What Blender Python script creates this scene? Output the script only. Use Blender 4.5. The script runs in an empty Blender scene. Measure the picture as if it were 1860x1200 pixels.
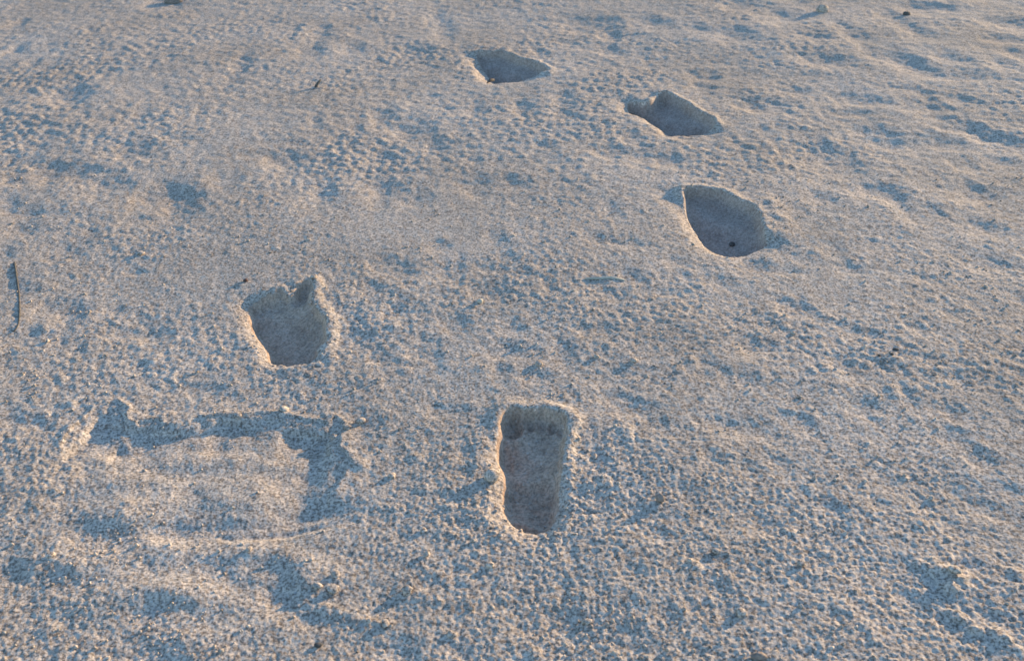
import bpy, bmesh, math, random
import numpy as np

# ------------------------------------------------------------------ camera, sky, sun, exposure
scene = bpy.context.scene
COL = scene.collection
CAM_H = 0.97
cam_d = bpy.data.cameras.new('camera')
cam = bpy.data.objects.new('camera', cam_d)
COL.objects.link(cam)
cam.location = (0, 0, CAM_H)
cam.rotation_euler = (math.radians(90 - 33.0), 0, 0)
cam_d.sensor_width = 36.0
cam_d.lens = 1750 / 1860 * 36
cam_d.clip_start = 0.02
cam_d.clip_end = 500
cam_d.dof.use_dof = True
cam_d.dof.focus_distance = 1.7
cam_d.dof.aperture_fstop = 9.0
scene.camera = cam

SUN_EL, SUN_AZ = math.radians(10.5), math.radians(40.0)      # azimuth from +X towards +Y
world = bpy.data.worlds.new('World')
scene.world = world
world.use_nodes = True
wn = world.node_tree
for n in list(wn.nodes):
    wn.nodes.remove(n)
sky = wn.nodes.new('ShaderNodeTexSky')
sky.sky_type = 'NISHITA'
sky.sun_disc = False
sky.sun_elevation = SUN_EL
sky.sun_rotation = math.pi / 2 - SUN_AZ
bg = wn.nodes.new('ShaderNodeBackground')
sky.air_density = 1.0
sky.dust_density = 0.2
sky.ozone_density = 2.9
bg.inputs['Strength'].default_value = 0.15
wo = wn.nodes.new('ShaderNodeOutputWorld')
wn.links.new(sky.outputs[0], bg.inputs[0])
wn.links.new(bg.outputs[0], wo.inputs[0])

sun_d = bpy.data.lights.new('sun', 'SUN')
sun_d.energy = 3.15
sun_d.angle = math.radians(1.2)
sun_d.color = (1.0, 0.71, 0.38)
sun = bpy.data.objects.new('sun', sun_d)
COL.objects.link(sun)
sun.location = (3, 2.5, 2)
to_sun = (math.cos(SUN_EL) * math.cos(SUN_AZ), math.cos(SUN_EL) * math.sin(SUN_AZ), math.sin(SUN_EL))
from mathutils import Vector
sun.rotation_euler = Vector(to_sun).to_track_quat('Z', 'Y').to_euler()

vs = scene.view_settings
vs.view_transform = 'Standard'
vs.look = 'None'
vs.exposure = 1.12
vs.gamma = 1.0
vs.use_curve_mapping = False

# ------------------------------------------------------------------ layout, in metres on the ground
FOOT = {1: [(-0.0225, 1.2206), (-0.018, 1.2397), (-0.0098, 1.2538), (0.0033, 1.2591), (0.0153, 1.2534), (0.0229, 1.2513), (0.0316, 1.2527), (0.0404, 1.2541), (0.0502, 1.2549), (0.061, 1.2499), (0.0727, 1.245), (0.0854, 1.2372), (0.0922, 1.2206), (0.0885, 1.1903), (0.0816, 1.1545), (0.0789, 1.117), (0.0733, 1.0811), (0.0676, 1.0382), (0.0617, 1.0081), (0.0535, 0.9908), (0.0402, 0.983), (0.0271, 0.9817), (0.0084, 0.9908), (-0.0047, 1.0054), (-0.0134, 1.0244), (-0.0147, 1.0637), (-0.0125, 1.087), (-0.0172, 1.114), (-0.0236, 1.1387), (-0.025, 1.1706), (-0.0223, 1.2003)],
        2: [(-0.5143, 1.6034), (-0.5014, 1.6071), (-0.4921, 1.6186), (-0.4799, 1.6263), (-0.4664, 1.6283), (-0.4618, 1.6399), (-0.4529, 1.6399), (-0.4385, 1.6225), (-0.4317, 1.6256), (-0.4314, 1.6478), (-0.4241, 1.6677), (-0.4112, 1.6745), (-0.3968, 1.6677), (-0.3914, 1.6419), (-0.3916, 1.6148), (-0.3811, 1.5883), (-0.3655, 1.5588), (-0.3499, 1.5336), (-0.342, 1.502), (-0.3387, 1.4647), (-0.3507, 1.4482), (-0.3492, 1.4287), (-0.3597, 1.4064), (-0.3869, 1.3985), (-0.4157, 1.4001), (-0.4332, 1.4111), (-0.4468, 1.4449), (-0.4669, 1.4781), (-0.4867, 1.5125), (-0.5041, 1.5551)],
        3: [(0.4, 2.0622), (0.404, 2.0895), (0.4363, 2.0956), (0.4707, 2.0834), (0.5002, 2.0743), (0.5141, 2.0384), (0.5361, 2.0208), (0.5516, 1.9977), (0.5545, 1.9527), (0.5519, 1.9066), (0.547, 1.8621), (0.5479, 1.8341), (0.537, 1.8166), (0.5185, 1.8067), (0.4986, 1.7896), (0.4726, 1.7872), (0.4433, 1.8042), (0.4183, 1.829), (0.4086, 1.8776), (0.4013, 1.9308), (0.3958, 1.992)],
        4: [(0.3298, 2.6785), (0.3412, 2.6968), (0.3593, 2.6876), (0.3795, 2.6695), (0.3985, 2.6831), (0.4174, 2.7198), (0.4355, 2.748), (0.4507, 2.7527), (0.4668, 2.7292), (0.4904, 2.6922), (0.5068, 2.6338), (0.5254, 2.5945), (0.545, 2.5647), (0.5591, 2.5229), (0.548, 2.4943), (0.5193, 2.4663), (0.4842, 2.4505), (0.4512, 2.4466), (0.4327, 2.4623), (0.4184, 2.5106), (0.397, 2.5562), (0.3745, 2.5988), (0.3552, 2.6206), (0.3378, 2.6338)],
        5: [(-0.118, 3.1588), (-0.1125, 3.1881), (-0.0842, 3.1797), (-0.0484, 3.1755), (-0.0281, 3.1797), (-0.0076, 3.1422), (0.03, 3.1014), (0.067, 3.0734), (0.0981, 3.0302), (0.1233, 2.9805), (0.1083, 2.9617), (0.0648, 2.9505), (0.0405, 2.9247), (0.0119, 2.9138), (-0.0167, 2.9247), (-0.0455, 2.9431), (-0.063, 2.9843), (-0.0788, 3.0458), (-0.0946, 3.0854), (-0.1107, 3.1258)]}
TOES = {1: [(-0.001, 1.229, 0.0198, 0.026), (0.03, 1.235, 0.0104, 0.0167), (0.049, 1.239, 0.01, 0.0196), (0.066, 1.227, 0.0086, 0.0152), (0.081, 1.214, 0.0098, 0.017)], 2: [(-0.412, 1.634, 0.0189, 0.0312), (-0.449, 1.615, 0.0138, 0.0249), (-0.469, 1.603, 0.0108, 0.0208), (-0.485, 1.596, 0.0088, 0.0188), (-0.5, 1.585, 0.0101, 0.0186)]}
DENTS = [(-1.306, 2.786, 0.0458, 0.0532, 1.0), (-1.786, 3.557, 0.0201, 0.0436, 1.0), (-1.658, 3.235, 0.0185, 0.0495, 1.0), (-1.537, 3.058, 0.0159, 0.0451, 1.0), (-1.042, 2.59, 0.0185, 0.0344, 1.0), (-1.288, 2.308, 0.0197, 0.0322, 1.0), (-1.243, 2.344, 0.0228, 0.044, 1.0), (-1.221, 2.195, 0.0244, 0.0264, 1.0), (-1.13, 2.238, 0.0605, 0.0375, 1.0), (-0.97, 2.155, 0.0374, 0.0354, 1.0), (-1.058, 2.255, 0.0166, 0.0207, 1.0), (-0.8, 2.108, 0.0525, 0.0466, 1.0), (-0.759, 2.009, 0.0316, 0.0404, 1.0), (-0.99, 2.363, 0.0359, 0.0371, 1.0), (-0.444, 2.093, 0.0261, 0.043, 1.0), (-0.659, 3.416, 0.0233, 0.0679, 1.0), (-0.672, 3.21, 0.0294, 0.0489, 1.0), (-0.861, 3.075, 0.0213, 0.0683, 1.0), (-0.541, 2.552, 0.0152, 0.0252, 1.0), (-0.466, 2.458, 0.0118, 0.0316, 1.0), (-0.563, 2.308, 0.0352, 0.0286, 1.0), (-0.695, 2.188, 0.027, 0.0329, 1.0), (-1.168, 2.047, 0.0192, 0.0238, 1.0), (-1.111, 2.003, 0.0252, 0.023, 1.0), (-0.849, 1.975, 0.0175, 0.0225, 1.0), (-1.327, 3.835, 0.0514, 0.0578, 1.0), (-0.272, 3.631, 0.0245, 0.0752, 1.0), (-0.23, 3.464, 0.0235, 0.0695, 1.0), (-0.327, 3.222, 0.0332, 0.0369, 1.0), (-0.522, 3.235, 0.0259, 0.0371, 1.0), (0.298, 3.521, 0.0696, 0.0643, 1.0), (0.503, 3.521, 0.0398, 0.0428, 1.0), (0.351, 3.369, 0.0287, 0.0398, 1.0), (0.329, 3.222, 0.0258, 0.0431, 1.0), (0.097, 3.18, 0.0183, 0.0301, 1.0), (-0.362, 2.616, 0.0249, 0.0524, 1.0), (-0.271, 2.507, 0.0391, 0.0408, 1.0), (-0.196, 2.393, 0.0174, 0.0303, 1.0), (-0.099, 2.647, 0.022, 0.0356, 1.0), (0.155, 2.706, 0.0224, 0.0646, 1.0), (0.15, 2.59, 0.0247, 0.0258, 1.0), (0.036, 2.679, 0.0222, 0.0454, 1.0), (0.083, 2.37, 0.0144, 0.0261, 1.0), (0.259, 2.326, 0.0255, 0.0435, 1.0), (0.34, 2.29, 0.0252, 0.0318, 1.0), (0.404, 2.28, 0.0279, 0.0351, 1.0), (-0.079, 2.133, 0.0238, 0.038, 1.0), (0.004, 2.146, 0.0266, 0.0255, 1.0), (-0.093, 2.28, 0.0112, 0.0281, 1.0), (0.31, 2.447, 0.0177, 0.0471, 1.0), (-0.326, 2.326, 0.0283, 0.0362, 1.0), (-0.299, 2.139, 0.0292, 0.0318, 1.0), (-0.306, 2.062, 0.0155, 0.0481, 1.0), (-0.215, 2.062, 0.0258, 0.024, 1.0), (0.229, 1.983, 0.0125, 0.0283, 1.0), (0.375, 2.071, 0.0233, 0.0242, 1.0), (-0.427, 2.519, 0.0151, 0.0658, 1.0), (0.884, 3.731, 0.0522, 0.0473, 1.0), (0.788, 3.35, 0.0477, 0.0591, 1.0), (0.988, 3.579, 0.0504, 0.0587, 1.0), (1.024, 3.075, 0.0533, 0.0455, 1.0), (1.035, 3.298, 0.0376, 0.032, 1.0), (1.184, 3.115, 0.0251, 0.0465, 1.0), (1.261, 3.092, 0.0357, 0.0632, 1.0), (1.291, 2.975, 0.0415, 0.0539, 1.0), (1.414, 3.058, 0.0353, 0.0507, 1.0), (1.405, 2.901, 0.0508, 0.031, 1.0), (1.386, 3.579, 0.0323, 0.0881, 1.0), (1.565, 3.684, 0.0724, 0.054, 1.0), (1.769, 3.471, 0.059, 0.0558, 1.0), (1.85, 3.844, 0.0429, 0.0415, 1.0), (1.662, 3.266, 0.0411, 0.0314, 1.0), (1.417, 3.35, 0.0305, 0.0459, 1.0), (1.182, 3.35, 0.0267, 0.0919, 1.0), (0.854, 2.777, 0.0327, 0.0289, 1.0), (0.741, 2.66, 0.0473, 0.0404, 1.0), (0.678, 2.66, 0.0252, 0.0224, 1.0), (1.007, 2.706, 0.048, 0.0323, 1.0), (0.965, 2.603, 0.0341, 0.0217, 1.0), (1.189, 2.634, 0.0344, 0.0441, 1.0), (1.211, 2.725, 0.0129, 0.0373, 1.0), (0.986, 2.408, 0.0553, 0.0574, 1.0), (1.137, 2.4, 0.0436, 0.0342, 1.0), (0.821, 2.308, 0.062, 0.0716, 1.0), (0.873, 2.102, 0.0393, 0.034, 1.0), (0.891, 2.053, 0.0206, 0.0239, 1.0), (1.142, 2.242, 0.0248, 0.0239, 1.0), (1.231, 2.49, 0.0374, 0.0363, 1.0), (1.256, 2.427, 0.0234, 0.0465, 1.0), (1.317, 2.389, 0.0318, 0.034, 1.0), (1.552, 3.008, 0.0244, 0.0329, 1.0), (1.294, 2.692, 0.0318, 0.0229, 1.0), (0.722, 2.062, 0.0206, 0.03, 1.0), (0.574, 2.82, 0.0198, 0.0345, 1.0), (0.659, 3.416, 0.0233, 0.0407, 1.0), (0.96, 1.995, 0.0201, 0.0286, 1.0), (0.906, 1.983, 0.02, 0.034, 1.0), (0.763, 2.13, 0.0212, 0.0189, 1.0), (1.228, 2.273, 0.0348, 0.0279, 1.0), (1.1, 2.093, 0.0391, 0.0369, 1.0), (1.641, 3.103, 0.025, 0.0462, 1.0), (0.596, 2.922, 0.034, 0.0314, 1.0), (1.039, 1.912, 0.0268, 0.0268, 1.0), (0.686, 1.809, 0.014, 0.0222, 1.0), (0.691, 1.721, 0.0158, 0.0206, 1.0), (0.496, 1.74, 0.0227, 0.0233, 1.0), (0.417, 1.67, 0.0154, 0.0175, 1.0), (0.564, 1.71, 0.0224, 0.0113, 1.0), (0.828, 1.683, 0.0133, 0.0111, 1.0), (0.523, 1.585, 0.0106, 0.0163, 1.0), (0.552, 1.571, 0.019, 0.0201, 1.0), (0.48, 1.499, 0.0122, 0.015, 1.0), (0.449, 1.439, 0.0278, 0.0195, 1.0), (0.639, 1.488, 0.0223, 0.0167, 1.0), (0.504, 1.462, 0.012, 0.0145, 1.0), (0.841, 1.545, 0.0146, 0.0137, 1.0), (0.784, 1.494, 0.0081, 0.0262, 1.0), (0.99, 1.744, 0.0319, 0.0234, 1.0), (0.987, 1.598, 0.0107, 0.0206, 1.0), (0.579, 1.382, 0.0193, 0.0134, 1.0), (0.641, 1.375, 0.0192, 0.0133, 1.0), (0.598, 1.343, 0.0151, 0.0161, 1.0), (0.405, 1.333, 0.0132, 0.0144, 1.0), (0.367, 1.346, 0.0095, 0.0162, 1.0), (0.33, 1.349, 0.0114, 0.0114, 1.0), (0.579, 1.256, 0.0163, 0.0177, 1.0), (0.717, 1.246, 0.0144, 0.0146, 1.0), (0.336, 1.217, 0.0159, 0.0141, 1.0), (0.387, 1.206, 0.0246, 0.0168, 1.0), (0.446, 1.232, 0.0161, 0.0115, 1.0), (0.661, 1.286, 0.0092, 0.0213, 1.0), (0.766, 1.343, 0.0113, 0.0193, 1.0), (0.737, 1.392, 0.0116, 0.0119, 1.0), (0.7, 1.189, 0.0174, 0.0165, 1.0), (0.75, 1.494, 0.0142, 0.0149, 1.0), (0.34, 1.382, 0.0116, 0.0117, 1.0), (0.474, 1.213, 0.0124, 0.0169, 1.0), (-0.032, 1.859, 0.0143, 0.0205, 1.0), (-0.151, 1.824, 0.0165, 0.0175, 1.0), (-0.011, 1.768, 0.0115, 0.0214, 1.0), (-0.103, 1.763, 0.0092, 0.019, 1.0), (-0.265, 1.744, 0.0159, 0.028, 1.0), (-0.124, 1.714, 0.0247, 0.0273, 1.0), (-0.222, 1.721, 0.0203, 0.0275, 1.0), (-0.049, 1.728, 0.0226, 0.0161, 1.0), (-0.276, 1.654, 0.0197, 0.0216, 1.0), (-0.215, 1.577, 0.0212, 0.0242, 1.0), (-0.168, 1.565, 0.0105, 0.012, 1.0), (-0.103, 1.522, 0.0186, 0.0211, 1.0), (0.077, 1.661, 0.011, 0.0261, 1.0), (0.192, 1.633, 0.0239, 0.0212, 1.0), (0.244, 1.687, 0.0178, 0.0223, 1.0), (0.19, 1.847, 0.019, 0.0152, 1.0), (0.259, 1.824, 0.0259, 0.015, 1.0), (0.342, 1.751, 0.016, 0.0141, 1.0), (0.313, 1.622, 0.0216, 0.0105, 1.0), (-0.282, 1.475, 0.0282, 0.022, 1.0), (-0.15, 1.462, 0.014, 0.0181, 1.0), (-0.171, 1.434, 0.0138, 0.0159, 1.0), (-0.228, 1.416, 0.0157, 0.0156, 1.0), (-0.137, 1.408, 0.0137, 0.0155, 1.0), (-0.003, 1.434, 0.0297, 0.0176, 1.0), (0.096, 1.434, 0.0138, 0.0318, 1.0), (0.007, 1.499, 0.0143, 0.015, 1.0), (0.143, 1.499, 0.0184, 0.015, 1.0), (0.177, 1.499, 0.0122, 0.015, 1.0), (0.035, 1.349, 0.0133, 0.0162, 1.0), (0.057, 1.354, 0.0114, 0.013, 1.0), (0.17, 1.341, 0.017, 0.0145, 1.0), (0.201, 1.364, 0.0172, 0.0148, 1.0), (-0.019, 1.375, 0.0115, 0.0167, 1.0), (-0.112, 1.265, 0.0182, 0.0134, 1.0), (-0.238, 1.232, 0.0196, 0.0201, 1.0), (0.208, 1.256, 0.0271, 0.0147, 1.0), (0.232, 1.213, 0.0177, 0.0169, 1.0), (0.168, 1.291, 0.0184, 0.0122, 1.0), (-0.033, 1.633, 0.0239, 0.0212, 1.0), (-0.533, 1.069, 0.0204, 0.0144, 1.0), (-0.473, 1.064, 0.0179, 0.0119, 1.0), (-0.391, 1.054, 0.0145, 0.0188, 1.0), (-0.296, 1.042, 0.0361, 0.0185, 1.0), (-0.477, 0.991, 0.0233, 0.0153, 1.0), (-0.535, 0.962, 0.0153, 0.0126, 1.0), (-0.494, 0.943, 0.0151, 0.0092, 1.0), (-0.332, 0.929, 0.0164, 0.0121, 1.0), (-0.3, 0.888, 0.0175, 0.0248, 1.0), (-0.285, 0.858, 0.0143, 0.011, 1.0), (-0.468, 0.849, 0.0177, 0.0145, 1.0), (-0.434, 0.854, 0.0178, 0.0091, 1.0), (-0.377, 0.838, 0.0225, 0.0143, 1.0), (-0.437, 0.774, 0.0283, 0.018, 1.0), (-0.646, 1.121, 0.0117, 0.0127, 1.0), (-0.708, 1.032, 0.008, 0.0183, 1.0), (-0.678, 0.915, 0.0104, 0.0119, 1.0), (-0.766, 1.234, 0.0179, 0.0115, 1.0), (-0.815, 1.245, 0.0126, 0.0146, 1.0), (-0.248, 0.833, 0.021, 0.0106, 1.0), (-0.357, 0.892, 0.0146, 0.0077, 1.0), (-0.528, 1.328, 0.0328, 0.0127, 1.0), (-0.471, 1.3, 0.0231, 0.0093, 1.0), (-0.622, 0.863, 0.01, 0.0111, 1.0), (-0.634, 0.805, 0.0083, 0.0068, 1.0), (-1.089, 1.928, 0.0245, 0.0217, 1.0), (-0.952, 1.837, 0.026, 0.0252, 1.0), (-1.076, 1.812, 0.014, 0.0198, 1.0), (-1.007, 1.654, 0.0241, 0.0433, 1.0), (-0.971, 1.665, 0.0165, 0.0175, 1.0), (-0.878, 1.591, 0.0298, 0.0245, 1.0), (-0.837, 1.581, 0.0191, 0.0203, 1.0), (-0.841, 1.538, 0.0187, 0.0195, 1.0), (-0.763, 1.587, 0.0128, 0.0122, 1.0), (-0.7, 1.503, 0.0307, 0.0151, 1.0), (-0.692, 1.541, 0.0125, 0.0156, 1.0), (-0.656, 1.503, 0.0143, 0.0226, 1.0), (-0.896, 1.494, 0.0285, 0.0262, 1.0), (-0.941, 1.499, 0.0122, 0.015, 1.0), (-0.829, 1.484, 0.0081, 0.0185, 1.0), (-0.787, 1.453, 0.012, 0.0144, 1.0), (-0.77, 1.733, 0.0159, 0.0093, 1.0), (-0.929, 1.893, 0.0121, 0.0211, 1.0), (-0.904, 1.421, 0.0138, 0.0174, 1.0), (-0.65, 1.387, 0.0116, 0.0135, 1.0), (-0.153, 0.98, 0.0093, 0.0097, 1.0), (-0.114, 0.973, 0.0123, 0.0064, 1.0), (-0.059, 0.997, 0.0156, 0.0088, 1.0), (-0.071, 0.91, 0.0118, 0.0079, 1.0), (-0.039, 0.918, 0.0059, 0.0119, 1.0), (-0.15, 0.85, 0.017, 0.0127, 1.0), (-0.105, 0.887, 0.0102, 0.0076, 1.0), (-0.02, 0.847, 0.0127, 0.0081, 1.0), (-0.073, 0.843, 0.0127, 0.0072, 1.0), (0.021, 0.815, 0.0138, 0.0104, 1.0), (0.077, 0.825, 0.0209, 0.014, 1.0), (0.191, 1.015, 0.0158, 0.0134, 1.0), (0.134, 1.129, 0.0118, 0.0154, 1.0), (0.169, 0.902, 0.0132, 0.0097, 1.0), (-0.065, 1.149, 0.0119, 0.0184, 1.0), (0.084, 0.942, 0.0105, 0.0143, 1.0), (0.204, 0.971, 0.0123, 0.0085, 1.0), (-0.059, 0.778, 0.0135, 0.0099, 1.0), (-0.14, 0.784, 0.0203, 0.0133, 1.0), (-0.128, 0.771, 0.0094, 0.0081, 1.0), (0.146, 0.794, 0.0137, 0.0134, 1.0), (0.2, 0.829, 0.0112, 0.0141, 1.0), (0.011, 0.85, 0.0085, 0.0109, 1.0), (0.072, 0.879, 0.0072, 0.0113, 1.0), (-0.08, 1.108, 0.0133, 0.0075, 1.0), (-0.084, 1.05, 0.0177, 0.0094, 1.0), (0.725, 1.136, 0.0152, 0.0155, 1.0), (0.651, 1.062, 0.0097, 0.013, 1.0), (0.597, 1.031, 0.0127, 0.0091, 1.0), (0.682, 1.024, 0.0111, 0.0113, 1.0), (0.616, 0.997, 0.0094, 0.0088, 1.0), (0.363, 1.102, 0.0116, 0.0124, 1.0), (0.413, 1.12, 0.0134, 0.0101, 1.0), (0.459, 1.031, 0.0111, 0.0103, 1.0), (0.533, 1.031, 0.0095, 0.008, 1.0), (0.271, 0.928, 0.0149, 0.009, 1.0), (0.396, 0.882, 0.013, 0.0095, 1.0), (0.418, 0.921, 0.0104, 0.01, 1.0), (0.515, 0.857, 0.01, 0.0128, 1.0), (0.277, 0.827, 0.0098, 0.0106, 1.0), (0.225, 0.779, 0.0095, 0.0082, 1.0), (0.36, 0.768, 0.0121, 0.0065, 1.0), (0.525, 0.914, 0.0148, 0.0099, 1.0), (0.614, 0.914, 0.0178, 0.0109, 1.0), (0.558, 0.872, 0.0072, 0.0112, 1.0), (0.548, 0.823, 0.0167, 0.0087, 1.0), (0.57, 0.804, 0.0151, 0.0102, 1.0), (0.412, 0.827, 0.0112, 0.0088, 1.0), (0.356, 0.994, 0.0124, 0.0153, 1.0), (0.259, 1.058, 0.0129, 0.0118, 1.0), (0.27, 0.879, 0.0072, 0.0094, 1.0), (0.612, 0.827, 0.0098, 0.0088, 1.0), (0.575, 0.766, 0.0107, 0.0065, 1.0), (0.738, 1.062, 0.013, 0.0095, 1.0), (0.31, 1.132, 0.0118, 0.0129, 1.0)]
KEYED = {(0.821, 2.308): 'smooth', (0.986, 2.408): 'beside', (-0.8, 2.108): 'left', (-1.13, 2.238): 'flat', (-1.306, 2.786): 'upper', (0.614, 0.914): 'hole', (0.449, 1.439): 'mid'}
RIDGE_A = [(0.5748, 0.9039), (0.5789, 0.8799), (0.5831, 0.8631)]
RIDGE_B = [(0.5621, 0.827), (0.5719, 0.8165), (0.5795, 0.8011), (0.6035, 0.8011), (0.6233, 0.7761)]
BANK_FIVE = [(-0.1516, 3.0918), (-0.1149, 3.0577), (-0.087, 3.0022), (-0.0564, 2.9377)]
BANK_FOUR = [(0.3214, 2.5945), (0.3593, 2.5604), (0.3963, 2.4903), (0.4235, 2.4387)]
BANK_THREE = [(0.5901, 2.0179), (0.5921, 1.9335), (0.5804, 1.8416)]
BANK_ONE = [(-0.0297, 1.0443), (-0.0292, 1.0158), (-0.0367, 1.0739)]
LOW_LEDGE = [(-0.2689, 0.8466), (-0.2403, 0.8448), (-0.2031, 0.8314), (-0.1668, 0.82)]
GROOVE = [(-0.4258, 0.9796), (-0.3918, 0.9732), (-0.3541, 0.9764), (-0.3096, 0.985), (-0.2575, 0.998), (-0.2275, 1.0069)]
TWIG = [(-1.0411, 1.768), (-1.0175, 1.7212), (-0.99, 1.6653), (-0.9593, 1.6017), (-0.9419, 1.5611), (-0.9313, 1.5317), (-0.9282, 1.5125), (-0.9321, 1.5049)]
STICK = [(-0.5915, 2.9272), (-0.5945, 2.8353)]
SLIVER = [(-0.0563, 2.9325), (-0.0762, 2.9012)]
STRAW = [(0.1458, 1.6741), (0.1711, 1.6741), (0.1991, 1.6785), (0.2261, 1.6719)]
SEEDS = [(0.6472, 1.4008), (0.6701, 1.4025), (0.6827, 1.4197)]
SHELL = [(1.4385, 3.6155), (1.4486, 3.5566)]
PEBBLE = (0.4871, 1.8932)
CLOD = (0.214, 1.0362)
LUMP = (-0.0305, 1.0909)
PALE = (-0.0617, 1.5914)
CLOD_FAR = (1.1475, 3.6305)
SPECK = (-0.536, 1.6807)
BOTTOM_SPECK = (-0.2395, 0.786)
BOTTOM_CLUMP = (0.2991, 0.7631)
SHADE_TOP = (-1.3161, 3.8355)
TUFT = (1.1791, 3.819)
PATCH = (-0.464, 0.983, 0.26, 0.17)
SUNKEN = [(-0.709, 1.196), (-0.704, 1.229), (-0.692, 1.258), (-0.67, 1.279), (-0.639, 1.261), (-0.602, 1.232), (-0.545, 1.236), (-0.486, 1.249), (-0.443, 1.255), (-0.394, 1.261), (-0.345, 1.239), (-0.311, 1.226), (-0.295, 1.246), (-0.27, 1.22), (-0.256, 1.176), (-0.251, 1.117), (-0.259, 1.068), (-0.281, 0.956), (-0.301, 0.849), (-0.336, 0.801), (-0.461, 0.784), (-0.58, 0.827), (-0.68, 0.983), (-0.717, 1.111)]
LEDGE_N = 17
LEDGE_TURN = (-0.305, 1.189)
LEDGE_LEFT = -0.705
TONGUE = (-0.434, 1.625)
TONGUE_FAR = (0.409, 2.729)
LOOSE = [(-0.235, 0.877, 0.0072), (-0.137, 0.871, 0.0072), (-0.235, 0.901, 0.0056), (-0.257, 0.882, 0.0064), (0.127, 1.136, 0.0048), (-0.246, 1.234, 0.008), (-0.266, 1.217, 0.0072), (-0.284, 1.196, 0.0064), (-0.377, 1.264, 0.0072), (-0.45, 1.249, 0.0064), (0.291, 0.831, 0.0064), (0.278, 0.936, 0.0056), (0.388, 0.913, 0.0056), (0.585, 0.896, 0.0088), (0.61, 1.044, 0.0056), (0.094, 0.82, 0.0064), (-0.075, 0.801, 0.0056), (-0.16, 0.818, 0.0064), (-0.03, 0.913, 0.0056), (-0.124, 0.983, 0.0048), (-0.812, 1.571, 0.0056), (-0.787, 1.804, 0.0064), (-0.441, 1.854, 0.0048), (0.213, 1.387, 0.0064)]
LOOSE_N = 14

# ------------------------------------------------------------------ noise
def _hash(ix, iy, seed):
    h = (ix.astype(np.uint32) * np.uint32(374761393) + iy.astype(np.uint32) * np.uint32(668265263)
         + np.uint32(seed * 2654435 + 97))
    h = (h ^ (h >> np.uint32(13))) * np.uint32(1274126177)
    h ^= h >> np.uint32(16)
    h = h * np.uint32(2246822519)
    return h ^ (h >> np.uint32(15))

_A = np.arange(256) * (2 * math.pi / 256)
_GX, _GY = np.cos(_A).astype(np.float32), np.sin(_A).astype(np.float32)

def gnoise(x, y, lam, seed):
    """gradient noise, about -1..1, wavelength lam"""
    u, v = x / lam + 1000.0, y / lam + 1000.0
    iu, iv = np.floor(u).astype(np.int64), np.floor(v).astype(np.int64)
    fu, fv = (u - iu).astype(np.float32), (v - iv).astype(np.float32)
    su = fu * fu * fu * (fu * (fu * 6 - 15) + 10)
    sv = fv * fv * fv * (fv * (fv * 6 - 15) + 10)
    def g(dx, dy):
        k = (_hash(iu + dx, iv + dy, seed) >> np.uint32(8)) & np.uint32(255)
        return _GX[k] * (fu - dx) + _GY[k] * (fv - dy)
    a = g(0, 0); a += su * (g(1, 0) - a)
    b = g(0, 1); b += su * (g(1, 1) - b)
    return 1.5 * (a + sv * (b - a))

def domes(x, y, cell, seed, keep=1.0, rmin=0.35, rmax=0.75):
    """rounded lumps scattered one per cell; height 0..1"""
    u, v = x / cell + 500.0, y / cell + 500.0
    iu, iv = np.floor(u).astype(np.int64), np.floor(v).astype(np.int64)
    best = np.zeros(x.shape, np.float32)
    for dx in (-1, 0, 1):
        for dy in (-1, 0, 1):
            h = _hash(iu + dx, iv + dy, seed)
            px = (h & np.uint32(255)).astype(np.float32) / 255
            py = ((h >> np.uint32(8)) & np.uint32(255)).astype(np.float32) / 255
            rr = ((h >> np.uint32(16)) & np.uint32(255)).astype(np.float32) / 255
            on = (((h >> np.uint32(24)) & np.uint32(255)).astype(np.float32) / 255) < keep
            r = rmin + (rmax - rmin) * rr
            d2 = ((u - iu - dx - px) ** 2 + (v - iv - dy - py) ** 2) / (r * r)
            best = np.maximum(best, np.where(on, np.clip(1 - d2, 0, None) * r, 0).astype(np.float32))
    return best

def smooth01(t):
    t = np.clip(t, 0, 1)
    return t * t * (3 - 2 * t)

# ------------------------------------------------------------------ the ground as one polar sheet about the photographer's feet
def growing(start, stop, step0, k):
    out, v = [], start
    while v < stop:
        out.append(v)
        v += max(step0, v * k)
    out.append(stop)
    return out

R_IN = 0.42
radii = growing(R_IN, 5.6, 0.0012, 0.0023)
radii += growing(radii[-1] * 1.004, 160.0, 0.02, 0.03)[1:]
radii = np.array(radii)
half = math.radians(47)
az = list(np.arange(-half, half, 0.00165))
step, a_ = 0.002, half
while a_ < math.pi:
    az.append(a_)
    step = min(step * 1.12, 0.12)
    a_ += step
neg = [-v for v in az if v > half + 1e-6 and v < math.pi - 0.02]
az = np.array(sorted(neg) + az)
daz = np.diff(np.concatenate([az, [az[0] + 2 * math.pi]]))
NR, NA = len(radii), len(az)
RR, AA = np.meshgrid(radii, az, indexing='ij')
X = RR * np.sin(AA)
Y = RR * np.cos(AA)
dr = np.gradient(radii)
SP = np.maximum(dr[:, None] * np.ones((1, NA)), RR * np.maximum(daz, np.roll(daz, 1))[None, :]).astype(np.float32)

def octv(lam):
    """how much of a relief of this wavelength the sheet can carry here"""
    return smooth01((lam / SP - 1.25) / 1.1)

# --- broad shape: gentle swells, a rougher trampled left and near side, a wind-smoothed far right
fx, fy = X.astype(np.float32), Y.astype(np.float32)
near = (RR < 12)
Z = np.zeros_like(X)
Z += 0.011 * gnoise(X, Y, 1.3, 1) + 0.0055 * gnoise(X, Y, 0.55, 2)
far_fade = np.clip(RR / 12, 0, 1)
Z += far_fade * 0.25 * gnoise(X, Y, 14.0, 3) + 0.9 * np.clip((RR - 12) / 60, 0, 1) * gnoise(X, Y, 45.0, 4)

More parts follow.
